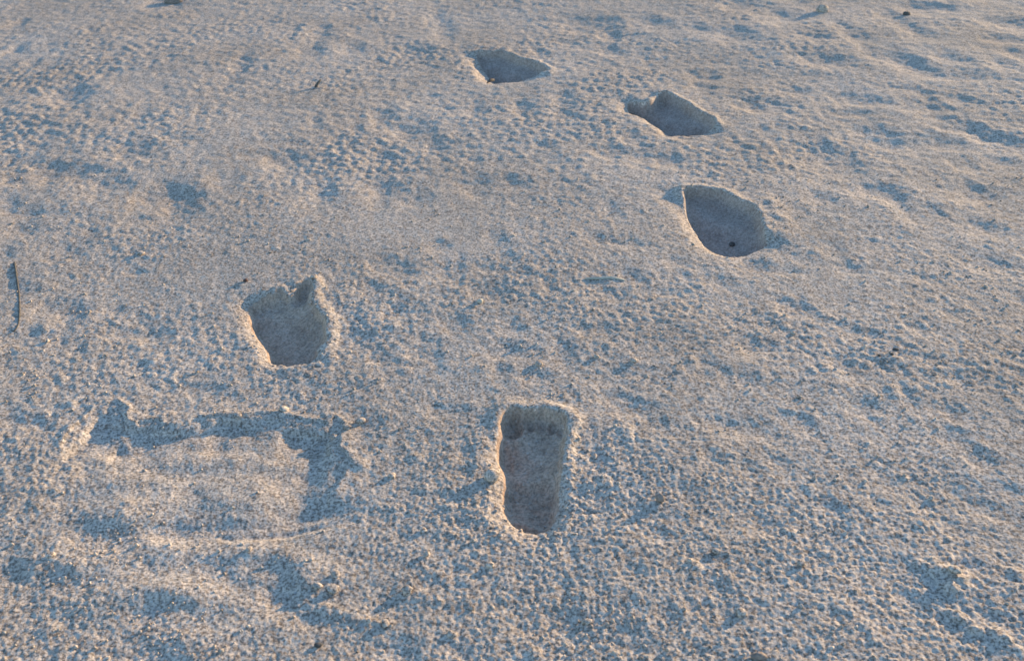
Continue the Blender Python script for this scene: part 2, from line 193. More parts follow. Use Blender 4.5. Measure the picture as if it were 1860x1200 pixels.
dist_foot = np.full(X.shape, 1e3)            # signed distance to the nearest footprint, negative inside
foot_id = np.zeros(X.shape, np.int32)

def catmull(pts, n=5):
    p = np.array(pts, float)
    out = []
    for i in range(len(p)):
        a, b, c, d = p[i - 1], p[i], p[(i + 1) % len(p)], p[(i + 2) % len(p)]
        for t in np.arange(n) / n:
            out.append(0.5 * (2 * b + (c - a) * t + (2 * a - 5 * b + 4 * c - d) * t * t + (3 * b - a - 3 * c + d) * t ** 3))
    return np.array(out)

def poly_sdf(px, py, poly):
    d = np.full(px.shape, 1e9)
    inside = np.zeros(px.shape, bool)
    n = len(poly)
    for i in range(n):
        ax, ay = poly[i]; bx, by = poly[(i + 1) % n]
        ex, ey = bx - ax, by - ay
        t = np.clip(((px - ax) * ex + (py - ay) * ey) / max(ex * ex + ey * ey, 1e-12), 0, 1)
        d = np.minimum(d, (px - ax - t * ex) ** 2 + (py - ay - t * ey) ** 2)
        c = ((ay > py) != (by > py)) & (px < (bx - ax) * (py - ay) / (by - ay + 1e-15) + ax)
        inside ^= c
    d = np.sqrt(d)
    return np.where(inside, -d, d)

crumb = 0.0022 * gnoise(X, Y, 0.016, 11) + 0.0012 * gnoise(X, Y, 0.007, 12)
for k, poly in FOOT.items():
    pp = catmull(poly)
    if k > 2:                                    # slumped, rounded outlines on the far tracks
        pp = sum(np.roll(pp, j, 0) * w_ for j, w_ in zip(range(-4, 5), (1, 2, 3, 4, 4, 4, 3, 2, 1))) / 24
    m = ((X > pp[:, 0].min() - .12) & (X < pp[:, 0].max() + .12) & (Y > pp[:, 1].min() - .12) & (Y < pp[:, 1].max() + .12))
    s = poly_sdf(X[m], Y[m], pp)
    # the sunward (right, far) lips are crumblier than the left ones
    cx, cy = pp.mean(0)
    side = np.clip((X[m] - cx) / 0.06, -1, 1)
    s = s + crumb[m] * (0.85 + 0.75 * side)
    better = s < dist_foot[m]
    dm, im = dist_foot[m], foot_id[m]
    dm[better] = s[better]; im[better] = k
    dist_foot[m] = dm; foot_id[m] = im

# --- hollows: each a shallow dish with a crumbled lip on the sunward side
sx, sy = math.cos(SUN_AZ), math.sin(SUN_AZ)
smooth_mask = np.zeros(X.shape, np.float32)
hollow_q = {}
def dish(x0, y0, rx, ry, k, depth, key=None):
    ext = 4.2 * max(rx, ry)
    i0, i1 = np.searchsorted(radii, [math.hypot(x0, y0) - ext, math.hypot(x0, y0) + ext])
    a0 = math.atan2(x0, y0); da = ext / max(math.hypot(x0, y0), .2)
    j0, j1 = np.searchsorted(az, [a0 - da, a0 + da])
    if i1 <= i0 or j1 <= j0:
        return
    sl = (slice(i0, i1), slice(j0, j1))
    wx = X[sl] + 0.42 * rx * gnoise(X[sl], Y[sl], 1.3 * rx, 31) + 0.2 * rx * gnoise(X[sl], Y[sl], 0.5 * rx, 33)
    wy = Y[sl] + 0.42 * ry * gnoise(X[sl], Y[sl], 1.3 * ry, 32)
    cx, cy = x0 - 0.40 * rx * sx, y0 - 0.40 * ry * sy
    q = ((wx - cx) / (1.25 * rx)) ** 2 + ((wy - cy) / (1.25 * ry)) ** 2
    lx, ly = x0 + 1.25 * rx * sx, y0 + 1.25 * ry * sy
    ql = ((wx - lx) / (0.85 * rx)) ** 2 + ((wy - ly) / (0.85 * ry)) ** 2
    Z[sl] += -depth * np.exp(-0.5 * q ** 1.3) + 0.38 * depth * np.exp(-0.5 * ql)
    smooth_mask[sl] = np.maximum(smooth_mask[sl], 0.6 * np.exp(-0.5 * q * q))
    if key:
        old = hollow_q.setdefault(key, np.full(X.shape, 9.0, np.float32))
        old[sl] = np.minimum(old[sl], q)

for (x0, y0, rx, ry, k) in DENTS:
    r_eff = 1.0 / math.hypot(sx / rx, sy / ry) * 1.15
    dish(x0, y0, rx, ry, k, min((0.19 if (x0, y0) in KEYED else 0.155) * r_eff, 0.011), KEYED.get((x0, y0)))
# the trampled patch lies a little lower, below a ragged ledge that throws a long shadow
def line_dist(px, py, pts):
    d = np.full(px.shape, 9.0)
    for (ax, ay), (bx, by) in zip(pts, pts[1:]):
        ex, ey = bx - ax, by - ay
        t = np.clip(((px - ax) * ex + (py - ay) * ey) / max(ex * ex + ey * ey, 1e-12), 0, 1)
        d = np.minimum(d, np.hypot(px - ax - t * ex, py - ay - t * ey))
    return d
tp_ = np.array(SUNKEN)
m = (X > tp_[:, 0].min() - .1) & (X < tp_[:, 0].max() + .1) & (Y > tp_[:, 1].min() - .1) & (Y < tp_[:, 1].max() + .1)
wx_ = X[m] + 0.018 * gnoise(X[m], Y[m], 0.05, 91) + 0.004 * gnoise(X[m], Y[m], 0.018, 92)
wy_ = Y[m] + 0.016 * gnoise(X[m], Y[m], 0.05, 93) + 0.004 * gnoise(X[m], Y[m], 0.018, 94)
sd_ = poly_sdf(wx_, wy_, SUNKEN)
ld_ = line_dist(wx_, wy_, SUNKEN[:LEDGE_N])
ld_ = np.where(sd_ < 0, ld_, 0)
drop = smooth01(ld_ / 0.036) * (1 - smooth01((ld_ - 0.035) / 0.10)) * smooth01(-sd_ / 0.03) * smooth01((X[m] - LEDGE_LEFT + 0.035) / 0.08)
along = smooth01((X[m] - LEDGE_TURN[0] + 0.03) / 0.06) * smooth01((LEDGE_TURN[1] - Y[m] + 0.04) / 0.10)     # the right-hand side is worn down
hh = 0.0115 * (1 - 0.6 * along) * np.clip(0.75 + 0.8 * gnoise(X[m], Y[m], 0.11, 95) + 0.35 * gnoise(X[m], Y[m], 0.04, 97), 0.1, 1.3)
Z[m] -= hh * drop
Z[m] += 0.003 * (sd_ >= 0) * np.exp(-(sd_ / 0.02) ** 2) * smooth01(1 - line_dist(wx_, wy_, SUNKEN[:LEDGE_N]) / 0.03)
smooth_mask[m] = np.maximum(smooth_mask[m], 0.9 * drop)
tq = np.full(X.shape, 9.0, np.float32); tq[m] = np.where((sd_ < 0) & (ld_ < 0.062), 0.0, 9.0)
hollow_q['trough'] = tq

# --- mounds and ridges
def heap(pts, r, h, wob=0.5):
    for i in range(len(pts) - 1):
        (ax, ay), (bx, by) = pts[i], pts[i + 1]
        n = max(1, int(math.hypot(bx - ax, by - ay) / (r * 0.8)))
        for j in range(n):
            t = j / n
            x0, y0 = ax + (bx - ax) * t, ay + (by - ay) * t
            mask = (np.abs(X - x0) < 4 * r) & (np.abs(Y - y0) < 4 * r)
            q = ((X[mask] - x0) ** 2 + (Y[mask] - y0) ** 2) / (r * r)
            Z[mask] = np.maximum(Z[mask], Z[mask] * 0 + base0[mask] + h * np.exp(-q) * (1 + wob * gnoise(X[mask], Y[mask], r * 1.2, 41)))
base0 = Z.copy()
heap(RIDGE_A, 0.017, 0.0075, 0.9)
heap(RIDGE_B, 0.009, 0.0045, 1.0)
heap(BANK_THREE, 0.030, 0.007)
heap(LOW_LEDGE, 0.010, 0.0020, 1.0)
# the thin scored line across the trampled patch
gp = np.array(GROOVE)
m = (X > gp[:, 0].min() - .05) & (X < gp[:, 0].max() + .05) & (Y > gp[:, 1].min() - .05) & (Y < gp[:, 1].max() + .05)
gd = np.full(m.sum(), 9.0)
for i in range(len(gp) - 1):
    a, b = gp[i], gp[i + 1]; e = b - a
    t = np.clip(((X[m] - a[0]) * e[0] + (Y[m] - a[1]) * e[1]) / (e @ e), 0, 1)
    gd = np.minimum(gd, np.hypot(X[m] - a[0] - t * e[0], Y[m] - a[1] - t * e[1]))
groove_d = np.full(X.shape, 9.0); groove_d[m] = gd
gt = smooth01((X[m] - gp[0, 0]) / 0.03) * (1 - 0.6 * smooth01((X[m] - gp[2, 0]) / 0.14)) * (0.75 + 0.5 * gnoise(X[m], Y[m], 0.03, 96))
Z[m] += gt * (-0.0042 * np.exp(-(gd / 0.0055) ** 2)) + 0.0008 * gt * np.exp(-((gd - 0.013) / 0.005) ** 2)
smooth_mask[m] = np.maximum(smooth_mask[m], 0.8 * gt * np.exp(-(gd / 0.010) ** 2))

# --- footprints: a pressed lip, a steep wall and a smooth pressed floor
DEPTH = {1: 0.021, 2: 0.025, 3: 0.027, 4: 0.029, 5: 0.030}
WALL = {1: 0.045, 2: 0.055, 3: 0.060, 4: 0.060, 5: 0.060}
APRON = {1: (0.027, 0.009), 2: (0.027, 0.009), 3: (0.034, 0.011), 4: (0.050, 0.016), 5: (0.085, 0.024)}
inside = np.zeros(X.shape, np.float32)
inside_hard = np.zeros(X.shape, bool)
ZF = np.zeros_like(X)
TOEQ = {}
for k in FOOT:
    m = (foot_id == k)
    s = dist_foot[m]
    c0 = catmull(FOOT[k]).mean(0)
    lee = smooth01(0.35 - ((X[m] - c0[0]) * sx + (Y[m] - c0[1]) * sy) / 0.07)     # the side that faces the sun
    ap = lee
    if k > 2:
        ap = smooth01(0.05 - ((X[m] - c0[0]) * sx + (Y[m] - c0[1]) * sy) / 0.07) * (1 - smooth01((np.abs((X[m] - c0[0]) * sy - (Y[m] - c0[1]) * sx) - 0.085) / 0.05))
    so = np.maximum(s, 0)
    lip = 0.0065 * np.exp(-((so - 0.006) / 0.014) ** 2) * (1 - 0.85 * lee)
    aw, ah = APRON[k]
    aw = aw * (1 + 0.35 * gnoise(X[m], Y[m], 0.05, 55))
    if k > 2:                                    # the low, trodden-down side of the far tracks
        low = smooth01(0.5 - (0.73 * (X[m] - c0[0]) + 0.67 * (Y[m] - c0[1])) / 0.05)
        lip = lip * (1 - low) - (0.010 if k > 3 else 0.006) * low * np.exp(-(so / 0.035) ** 2)
    lip = lip - ah * ap * np.clip(1 - so / aw, 0, 1) ** 1.5 * (1 - 0.0 * so)
    t = np.clip(-s / (WALL[k] * (1 - lee) + 0.016 * lee), 0, 1)
    w = 0.42 * smooth01(-s / 0.011) + 0.58 * (1 - (1 - t) ** 2.0)
    fl = 0.0042 * gnoise(X[m], Y[m], 0.075, 60 + k) + 0.0020 * gnoise(X[m], Y[m], 0.026, 70 + k) + 0.0007 * gnoise(X[m], Y[m], 0.011, 80 + k)
    depth = DEPTH[k] + fl
    if k == 1:                                   # shallower arch, creased heel
        depth = depth - 0.008 * np.exp(-((Y[m] - 1.105) / 0.022) ** 2)
        depth = depth + 0.0042 * smooth01((1.115 - Y[m]) / 0.03) * gnoise(X[m] * 0.5 + 0.15 * Y[m], Y[m], 0.013, 77) + 0.0014 * gnoise(X[m], Y[m], 0.008, 78)
    if k == 2:                                   # ball and toes dug in, heel end shallow
        depth = depth - 0.009 * smooth01((Y[m] - 1.525) / 0.06)
    z = -depth * w
    for ti, (tx, ty, rx, ry) in enumerate(TOES.get(k, ())):
        q = ((X[m] - tx) / (0.86 * rx)) ** 2 + ((Y[m] - ty + 0.12 * ry) / ry) ** 2
        z = z - (0.62 if k == 2 else 1.0) * np.array((0.017, 0.0105, 0.007, 0.0095, 0.0065))[ti] * np.exp(-q ** 1.7) * smooth01(-s / 0.012) + (0.0038 if ti == 0 else 0.0018) * (0.3 if k == 2 else 1.0) * np.exp(-((np.sqrt(q) - 1.4) / 0.3) ** 2) * w * smooth01((ty + 0.5 * ry - Y[m]) / ry)
        full = np.full(X.shape, 99.0, np.float32); full[m] = q
        TOEQ[(k, ti)] = full
    ZF[m] = z + lip
    inside[m] = smooth01((-s + 0.001) / (0.006 + 0.007 * (1 - lee)))
    inside_hard[m] = s < 0.002
Z = Z * (1 - 0.75 * inside) + ZF
Z -= 0.008 * np.exp(-((X - TONGUE[0]) / 0.011) ** 2 - ((Y - TONGUE[1]) / 0.020) ** 2)
Z -= 0.009 * np.exp(-((X - TONGUE_FAR[0]) / 0.018) ** 2 - ((Y - TONGUE_FAR[1]) / 0.035) ** 2)

# --- the grainy surface
rough = 0.72 + 0.45 * gnoise(X, Y, 0.42, 5)
rough += 0.35 * smooth01((1.9 - Y) / 1.2)                                   # crumbly near the camera
rough -= 0.2 * smooth01((X - 0.55) / 0.8) * smooth01((Y - 1.9) / 0.6)      # wind-smoothed far right
rough = np.clip(rough, 0.55, 1.3) * (1 - 0.3 * smooth_mask)
rough = np.where(inside > 0, rough * (1 - inside) + 0.10 * inside, rough)
rim = np.exp(-((np.clip(dist_foot, 0, 1) - 0.012) / 0.018) ** 2) * (foot_id > 0) * (1 - inside)
rough = rough * (1 + 0.15 * rim)

sel = RR < 14
def addn(lam, amp, seed, r=True, fn=None):
    n = np.zeros(X.shape)
    o = octv(lam)
    idx = sel & (o > 0.01)
    v = gnoise(X[idx], Y[idx], lam, seed) if fn is None else fn(X[idx], Y[idx])
    n[idx] = amp * v * o[idx] * (rough[idx] if r else 1)
    return n
G = addn(0.16, 0.0022, 21) + addn(0.075, 0.0013, 22) + addn(0.036, 0.0008, 23) + addn(0.019, 0.0006, 24)
G += addn(0.0105, 0.00055, 25) + addn(0.0062, 0.00080, 26) + addn(0.0042, 0.00060, 20)
farw = smooth01((Y - 1.5) / 1.2)
G += farw * (addn(0.030, 0.0016, 51, r=False) + addn(0.055, 0.0018, 52, r=False, fn=lambda a, b: gnoise(a * 0.55, b, 0.042, 52))) * (1 - inside)
clump = np.clip(0.80 + 0.55 * gnoise(X, Y, 0.30, 61) + 0.35 * gnoise(X, Y, 0.08, 64), 0.25, 1.3)
midw, farq = smooth01((Y - 0.95) / 0.6), smooth01((Y - 1.7) / 0.8)
ins1 = 1 - inside
G += ins1 * clump * (1 - 0.6 * midw) * addn(0.0075, 0.0026, 27, fn=lambda a, b: domes(a, b, 0.0072, 27, keep=0.9))
G += ins1 * clump * midw * (1 - 0.5 * farq) * addn(0.0125, 0.0042, 62, fn=lambda a, b: domes(a, b, 0.0120, 62, keep=0.85))
G += ins1 * clump * farq * addn(0.022, 0.0072, 63, fn=lambda a, b: domes(a, b, 0.0195, 63, keep=0.8))
G += addn(0.022, 0.0062, 28, fn=lambda a, b: domes(a, b, 0.030, 28, keep=0.16, rmin=.18, rmax=.5))
# wind ripples on the far right, drawn out across the line of sight
rip = smooth01((Y - 1.9) / 1.0) * (0.35 + 0.65 * smooth01((X + 0.2) / 1.0))
G += rip * addn(0.07, 0.0022, 29, r=False, fn=lambda a, b: gnoise(a * 0.6, b + 0.22 * a, 0.10, 29)) * (1 - inside)
px_, py_ = (X - PATCH[0]) / PATCH[2], (Y - PATCH[1]) / PATCH[3]
patch = np.exp(-(px_ ** 2 + py_ ** 2) ** 2)
G = G * (1 - 0.45 * patch)
# soft bands dragged across the trampled patch
Z = Z + patch * 0.0085 * gnoise(X * 0.45 + 0.1 * Y, Y, 0.060, 81) * (1 - inside)
Z = Z + 0.8 * G

# ------------------------------------------------------------------ materials
def nodes_of(name):
    m = bpy.data.materials.new(name)
    m.use_nodes = True
    nt = m.node_tree
    for n in list(nt.nodes):
        nt.nodes.remove(n)
    out = nt.nodes.new('ShaderNodeOutputMaterial')
    b = nt.nodes.new('ShaderNodeBsdfPrincipled')
    nt.links.new(b.outputs[0], out.inputs[0])
    b.inputs['Roughness'].default_value = 0.92
    b.inputs['Specular IOR Level'].default_value = 0.18
    return m, nt, b

def sand(name, dark, light, grain=1.0, bump=1.0, mottle=2.6):
    m, nt, b = nodes_of(name)
    L = nt.links.new
    geo = nt.nodes.new('ShaderNodeNewGeometry')
    def noise(scale, detail=2.0, rough=0.55):
        n = nt.nodes.new('ShaderNodeTexNoise')
        n.inputs['Scale'].default_value = scale
        n.inputs['Detail'].default_value = detail
        n.inputs['Roughness'].default_value = rough
        L(geo.outputs['Position'], n.inputs['Vector'])
        return n
    def ramp(src, stops):
        r = nt.nodes.new('ShaderNodeValToRGB')
        L(src, r.inputs[0])
        e = r.color_ramp.elements
        while len(e) < len(stops):
            e.new(0.5)
        for el, (p, c) in zip(e, stops):
            el.position = p; el.color = (*c, 1)
        return r
    def mix(f, a, c, mode='MIX'):
        x = nt.nodes.new('ShaderNodeMix'); x.data_type = 'RGBA'; x.blend_type = mode
        if isinstance(f, float): x.inputs[0].default_value = f
        else: L(f, x.inputs[0])
        L(a, x.inputs[6])
        if isinstance(c, tuple): x.inputs[7].default_value = (*c, 1)
        else: L(c, x.inputs[7])
        return x.outputs[2]
    base = ramp(noise(mottle, 5, 0.6).outputs[0], [(0.33, dark), (0.67, light)])
    fine = ramp(noise(230, 2, 0.75).outputs[0], [(0.38, (0.34, 0.315, 0.29)), (0.48, (0.84, 0.82, 0.80)), (0.60, (1.26, 1.24, 1.21))])
    mid = ramp(noise(85, 2, 0.6).outputs[0], [(0.34, (0.72, 0.71, 0.70)), (0.5, (0.97, 0.97, 0.97)), (0.66, (1.12, 1.11, 1.10))])
    c = mix(0.9 * grain, base.outputs[0], fine.outputs[0], 'MULTIPLY')
    c = mix(0.9 * grain, c, mid.outputs[0], 'MULTIPLY')
    # single odd-coloured grains
    v = nt.nodes.new('ShaderNodeTexVoronoi'); v.inputs['Scale'].default_value = 330
    L(geo.outputs['Position'], v.inputs['Vector'])
    sep = nt.nodes.new('ShaderNodeSeparateColor'); L(v.outputs['Color'], sep.inputs[0])
    r1 = ramp(sep.outputs[0], [(0.0, (0, 0, 0)), (0.90, (0, 0, 0)), (0.93, (1, 1, 1))])
    tint = ramp(sep.outputs[1], [(0.0, (0.30, 0.22, 0.17)), (0.35, (0.52, 0.42, 0.36)), (0.7, (0.40, 0.40, 0.38)), (1.0, (0.75, 0.72, 0.66))])
    f2 = nt.nodes.new('ShaderNodeMath'); f2.operation = 'MULTIPLY'; f2.inputs[1].default_value = 0.55 * grain
    L(r1.outputs[0], f2.inputs[0])
    c = mix(f2.outputs[0], c, tint.outputs[0])
    L(c, b.inputs['Base Color'])
    bmp = nt.nodes.new('ShaderNodeBump')
    bmp.inputs['Strength'].default_value = min(1.0, 0.75 * bump)
    bmp.inputs['Distance'].default_value = 0.0015
    hn = noise(260, 3, 0.75)
    L(hn.outputs[0], bmp.inputs['Height'])
    L(bmp.outputs[0], b.inputs['Normal'])
    return m

M_SAND = sand('pale_dry_sand', (0.545, 0.46, 0.375), (0.67, 0.58, 0.49))
M_DAMP_SHADE_FAR = sand('grey_shaded_sand', (0.42, 0.32, 0.26), (0.52, 0.42, 0.35), grain=0.55, bump=0.5, mottle=18)  # far floors: damp sand with the greyer shade tone painted into its colour
M_DAMP_SHADE = sand('damp_shaded_sand', (0.47, 0.335, 0.245), (0.61, 0.465, 0.355), grain=0.6, bump=0.5, mottle=22)  # near floors: damp sand, browned to paint in shade and warm bounce

def plain(name, a, c, scale=200, rough=0.8):
    m, nt, b = nodes_of(name)
    tc = nt.nodes.new('ShaderNodeNewGeometry')
    n = nt.nodes.new('ShaderNodeTexNoise'); n.inputs['Scale'].default_value = scale; n.inputs['Detail'].default_value = 3
    nt.links.new(tc.outputs['Position'], n.inputs['Vector'])
    r = nt.nodes.new('ShaderNodeValToRGB')
    r.color_ramp.elements[0].position = 0.35; r.color_ramp.elements[0].color = (*a, 1)
    r.color_ramp.elements[1].position = 0.65; r.color_ramp.elements[1].color = (*c, 1)
    nt.links.new(n.outputs[0], r.inputs[0]); nt.links.new(r.outputs[0], b.inputs['Base Color'])
    b.inputs['Roughness'].default_value = rough
    return m
M_STEM = plain('dry_brown_stem', (0.085, 0.078, 0.07), (0.17, 0.155, 0.13))
M_DARK = plain('dark_debris', (0.08, 0.07, 0.06), (0.17, 0.15, 0.13))
M_CLOD = plain('brown_clod', (0.24, 0.19, 0.155), (0.38, 0.31, 0.26))
M_RED = plain('red_brown_seed', (0.11, 0.06, 0.045), (0.20, 0.125, 0.10))
M_STRAW = plain('pale_straw', (0.50, 0.47, 0.38), (0.62, 0.58, 0.48), 120)
M_TUFT = plain('yellowed_straw', (0.36, 0.32, 0.17), (0.50, 0.44, 0.26), 120)

# ------------------------------------------------------------------ cut the sheet into ground, footprints and hollows
V = np.stack([X, Y, Z], -1).reshape(-1, 3)
ii, jj = np.meshgrid(np.arange(NR - 1), np.arange(NA), indexing='ij')
j2 = (jj + 1) % NA
F = np.stack([ii * NA + jj, ii * NA + j2, (ii + 1) * NA + j2, (ii + 1) * NA + jj], -1).reshape(-1, 4)[:, ::-1]
# smooth normals of the whole sheet, shared by all its pieces so that no seam shows
e1 = V[F[:, 2]] - V[F[:, 0]]; e2 = V[F[:, 3]] - V[F[:, 1]]
fn = np.cross(e1, e2)
VN = np.zeros_like(V)
for c in range(4):
    for ax in range(3):
        VN[:, ax] += np.bincount(F[:, c], weights=fn[:, ax], minlength=len(V))
VN /= np.linalg.norm(VN, axis=1, keepdims=True) + 1e-20
if VN[:, 2].mean() < 0:
    F = F[:, ::-1]; VN = -VN

def fmean(a):
    a = a.reshape(-1)
    return (a[F[:, 0]] + a[F[:, 1]] + a[F[:, 2]] + a[F[:, 3]]) / 4
fcx, fcy = V[F, 0].mean(1), V[F, 1].mean(1)
fd = fmean(dist_foot)
ffoot = foot_id.reshape(-1)[F[:, 0]]
piece = np.zeros(len(F), np.int32)            # 0 = ground

PIECES = {}                                   # piece number -> (owner key, part name)
def new_piece(owner, part):
    n = len(PIECES) + 1
    PIECES[n] = (owner, part)
    return n
for key in hollow_q:
    q = fmean(hollow_q[key])
    piece[(q < 2.2) & (fd > 0.03)] = new_piece(key, None)
gsel = fmean(groove_d) < 0.012
piece[gsel] = new_piece('groove', None)
def near_line(pts, r):
    d = np.full(len(F), 9.0)
    p = np.array(pts)
    mm = (fcx > p[:, 0].min() - r) & (fcx < p[:, 0].max() + r) & (fcy > p[:, 1].min() - r) & (fcy < p[:, 1].max() + r)
    for i in range(len(p) - 1):
        a, b = p[i], p[i + 1]; e = b - a
        t = np.clip(((fcx[mm] - a[0]) * e[0] + (fcy[mm] - a[1]) * e[1]) / (e @ e), 0, 1)
        d[mm] = np.minimum(d[mm], np.hypot(fcx[mm] - a[0] - t * e[0], fcy[mm] - a[1] - t * e[1]))
    return d
piece[(near_line(RIDGE_A, .03) < 0.026) | (near_line(RIDGE_B, .03) < 0.017)] = new_piece('mound', None)
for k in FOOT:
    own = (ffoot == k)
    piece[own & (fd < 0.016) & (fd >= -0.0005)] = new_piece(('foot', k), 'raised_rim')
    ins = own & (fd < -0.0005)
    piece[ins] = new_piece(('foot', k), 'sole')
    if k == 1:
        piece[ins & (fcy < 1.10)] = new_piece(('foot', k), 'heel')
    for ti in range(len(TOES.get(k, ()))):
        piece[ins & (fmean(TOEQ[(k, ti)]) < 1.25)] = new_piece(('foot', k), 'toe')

def sheet_mesh(name, faces, origin, mat):
    used, inv = np.unique(faces, return_inverse=True)
    inv = inv.reshape(faces.shape)
    me = bpy.data.meshes.new(name)
    me.vertices.add(len(used)); me.loops.add(len(faces) * 4); me.polygons.add(len(faces))
    me.vertices.foreach_set('co', (V[used] - np.array(origin)).astype(np.float32).ravel())
    me.loops.foreach_set('vertex_index', inv.astype(np.int32).ravel())
    me.polygons.foreach_set('loop_start', np.arange(0, len(faces) * 4, 4, dtype=np.int32))
    me.polygons.foreach_set('use_smooth', np.ones(len(faces), bool))
    me.update(calc_edges=True)
    me.normals_split_custom_set_from_vertices(VN[used].astype(np.float32))
    me.materials.append(mat)
    return me

def link(name, me, parent=None, loc=(0, 0, 0)):
    o = bpy.data.objects.new(name, me)
    COL.objects.link(o)
    o.location = loc
    if parent: o.parent = parent
    return o

def tag(o, label=None, cat=None, group=None, kind=None):
    if label: o['label'] = label
    if cat: o['category'] = cat
    if group: o['group'] = group
    if kind: o['kind'] = kind
    return o

ground = link('sand_ground', sheet_mesh('sand_ground', F[piece == 0], (0, 0, 0), M_SAND))
tag(ground, kind='structure')
# the small disc under the photographer closes the sheet
cap = bmesh.new()
ring = [cap.verts.new(V[j]) for j in range(NA)]
cap.faces.new(ring)
me = bpy.data.meshes.new('sand_underfoot'); cap.to_mesh(me); cap.free(); me.materials.append(M_SAND)
co = link('sand_underfoot', me); tag(co, kind='structure')

FOOT_LABEL = {
    1: 'bare footprint pressed in pale sand, nearest and longest, with toes, ball and heel clear',
    2: 'short wide bare footprint at left, its big toe splayed out at the top right',
    3: 'deep footprint with rounded near end, holding a small dark pebble on its floor',
    4: 'dark slanting footprint with a narrow tail at its left, second farthest of the tracks',
    5: 'farthest footprint, a dark pointed oval beside a bright bank of pushed-up sand',
}
roots = {}
for k, poly in FOOT.items():
    c = np.array(poly).mean(0)
    r = bpy.data.objects.new('footprint', None)
    COL.objects.link(r)
    r.empty_display_size = 0.05
    r.location = (c[0], c[1], -DEPTH[k])
    tag(r, FOOT_LABEL[k], 'footprint', 'bare footprints crossing the sand')
    roots[('foot', k)] = r
SURF = {
    'trough': ('scuffed_hollow', 'long scuffed hollow with a blue-shadowed ledge in the trampled sand at lower left', 'hollow'),
    'smooth': ('wind_hollow', 'largest blue-shadowed dip in the wind-smoothed sand right of the second farthest footprint', 'hollow'),
    'beside': ('wind_hollow', 'wide dip just up and right of the largest blue-shadowed dip at upper right', 'hollow'),
    'left': ('wind_hollow', 'widest blue-shadowed dip at left, above and left of the splayed-toe footprint', 'hollow'),
    'flat': ('wind_hollow', 'long flat shadowed dip near the left edge, below the uppermost left dip', 'hollow'),
    'upper': ('wind_hollow', 'small dark slanting dip near the upper left corner of the sand', 'hollow'),
    'hole': ('sand_hollow', 'dark hollow right behind the crumbly ridge in the lower right corner', 'hollow'),
    'mid': ('sand_hollow', 'small oval dip between the pebble-holding footprint and the three dark seeds', 'hollow'),
    'groove': ('scored_line', 'thin curved line scored across the trampled sand at lower left', 'groove'),
    'mound': ('sand_ridge', 'crumbly sunlit ridge of sand beside a deep shadow, lower right corner', 'ridge'),
}
for n, (owner, part) in PIECES.items():
    faces = F[piece == n]
    if len(faces) == 0:
        continue
    if part is None:
        nm, lab, cat = SURF[owner]
        pts = V[np.unique(faces)]
        c = (*pts[:, :2].mean(0), pts[:, 2].min())
        o = link(nm, sheet_mesh(nm, faces, c, M_SAND), None, c)
        tag(o, lab, cat, 'hollows in the sand' if cat == 'hollow' else None)
    else:
        r = roots[owner]
        o = link(part, sheet_mesh(part, faces, r.location, M_SAND if part == 'raised_rim' else (M_DAMP_SHADE if owner[1] < 3 else M_DAMP_SHADE_FAR)), r)

# ------------------------------------------------------------------ things lying on the sand
ZG = Z
def ground_z(x, y):
    r, a = math.hypot(x, y), math.atan2(x, y)
    i = min(max(int(np.searchsorted(radii, r)) - 1, 0), NR - 2); j = min(max(int(np.searchsorted(az, a)) - 1, 0), NA - 2)
    t = (r - radii[i]) / (radii[i + 1] - radii[i]); u = (a - az[j]) / (az[j + 1] - az[j])
    return float((Z[i, j] * (1 - t) + Z[i + 1, j] * t) * (1 - u) + (Z[i, j + 1] * (1 - t) + Z[i + 1, j + 1] * t) * u)

rnd = random.Random(7)
def lump_mesh(name, r, squash, seed, mat, sub=3, rough_amt=0.28):
    bm = bmesh.new()
    bmesh.ops.create_icosphere(bm, subdivisions=sub, radius=1.0)
    P = np.array([v.co[:] for v in bm.verts])
    n = np.zeros(len(P))
    for lam, a in ((1.1, 1.0), (0.5, 0.55), (0.25, 0.3)):
        n += a * (gnoise(P[:, 0] + 3.1 * P[:, 2], P[:, 1] - 1.7 * P[:, 2], lam, seed) + gnoise(P[:, 2] + 9, P[:, 0] - P[:, 1], lam, seed + 1)) * 0.5
    for v, k in zip(bm.verts, n):
        s = r * (1 + rough_amt * k)
        v.co = (v.co.x * s * squash[0], v.co.y * s * squash[1], v.co.z * s * squash[2])
    for f in bm.faces: f.smooth = True
    me = bpy.data.meshes.new(name); bm.to_mesh(me); bm.free()
    me.materials.append(mat)
    return me

def tube_mesh(name, pts, radii_, mat, sides=7):
    bm = bmesh.new()
    rings = []
    for i, p in enumerate(pts):
        p = Vector(p)
        a = Vector(pts[max(i - 1, 0)]); b = Vector(pts[min(i + 1, len(pts) - 1)])
        d = (b - a).normalized()
        s = d.cross(Vector((0, 0, 1)))
        if s.length < 1e-3: s = Vector((1, 0, 0))
        s.normalize(); u = s.cross(d)
        rings.append([bm.verts.new(p + (s * math.cos(t) + u * math.sin(t)) * radii_[i]) for t in [2 * math.pi * k / sides for k in range(sides)]])
    for q, w in zip(rings, rings[1:]):
        for k in range(sides):
            bm.faces.new((q[k], q[(k + 1) % sides], w[(k + 1) % sides], w[k]))
    bm.faces.new(rings[0][::-1]); bm.faces.new(rings[-1])
    for f in bm.faces: f.smooth = True
    bmesh.ops.recalc_face_normals(bm, faces=bm.faces)
    me = bpy.data.meshes.new(name); bm.to_mesh(me); bm.free()
    me.materials.append(mat)
    return me

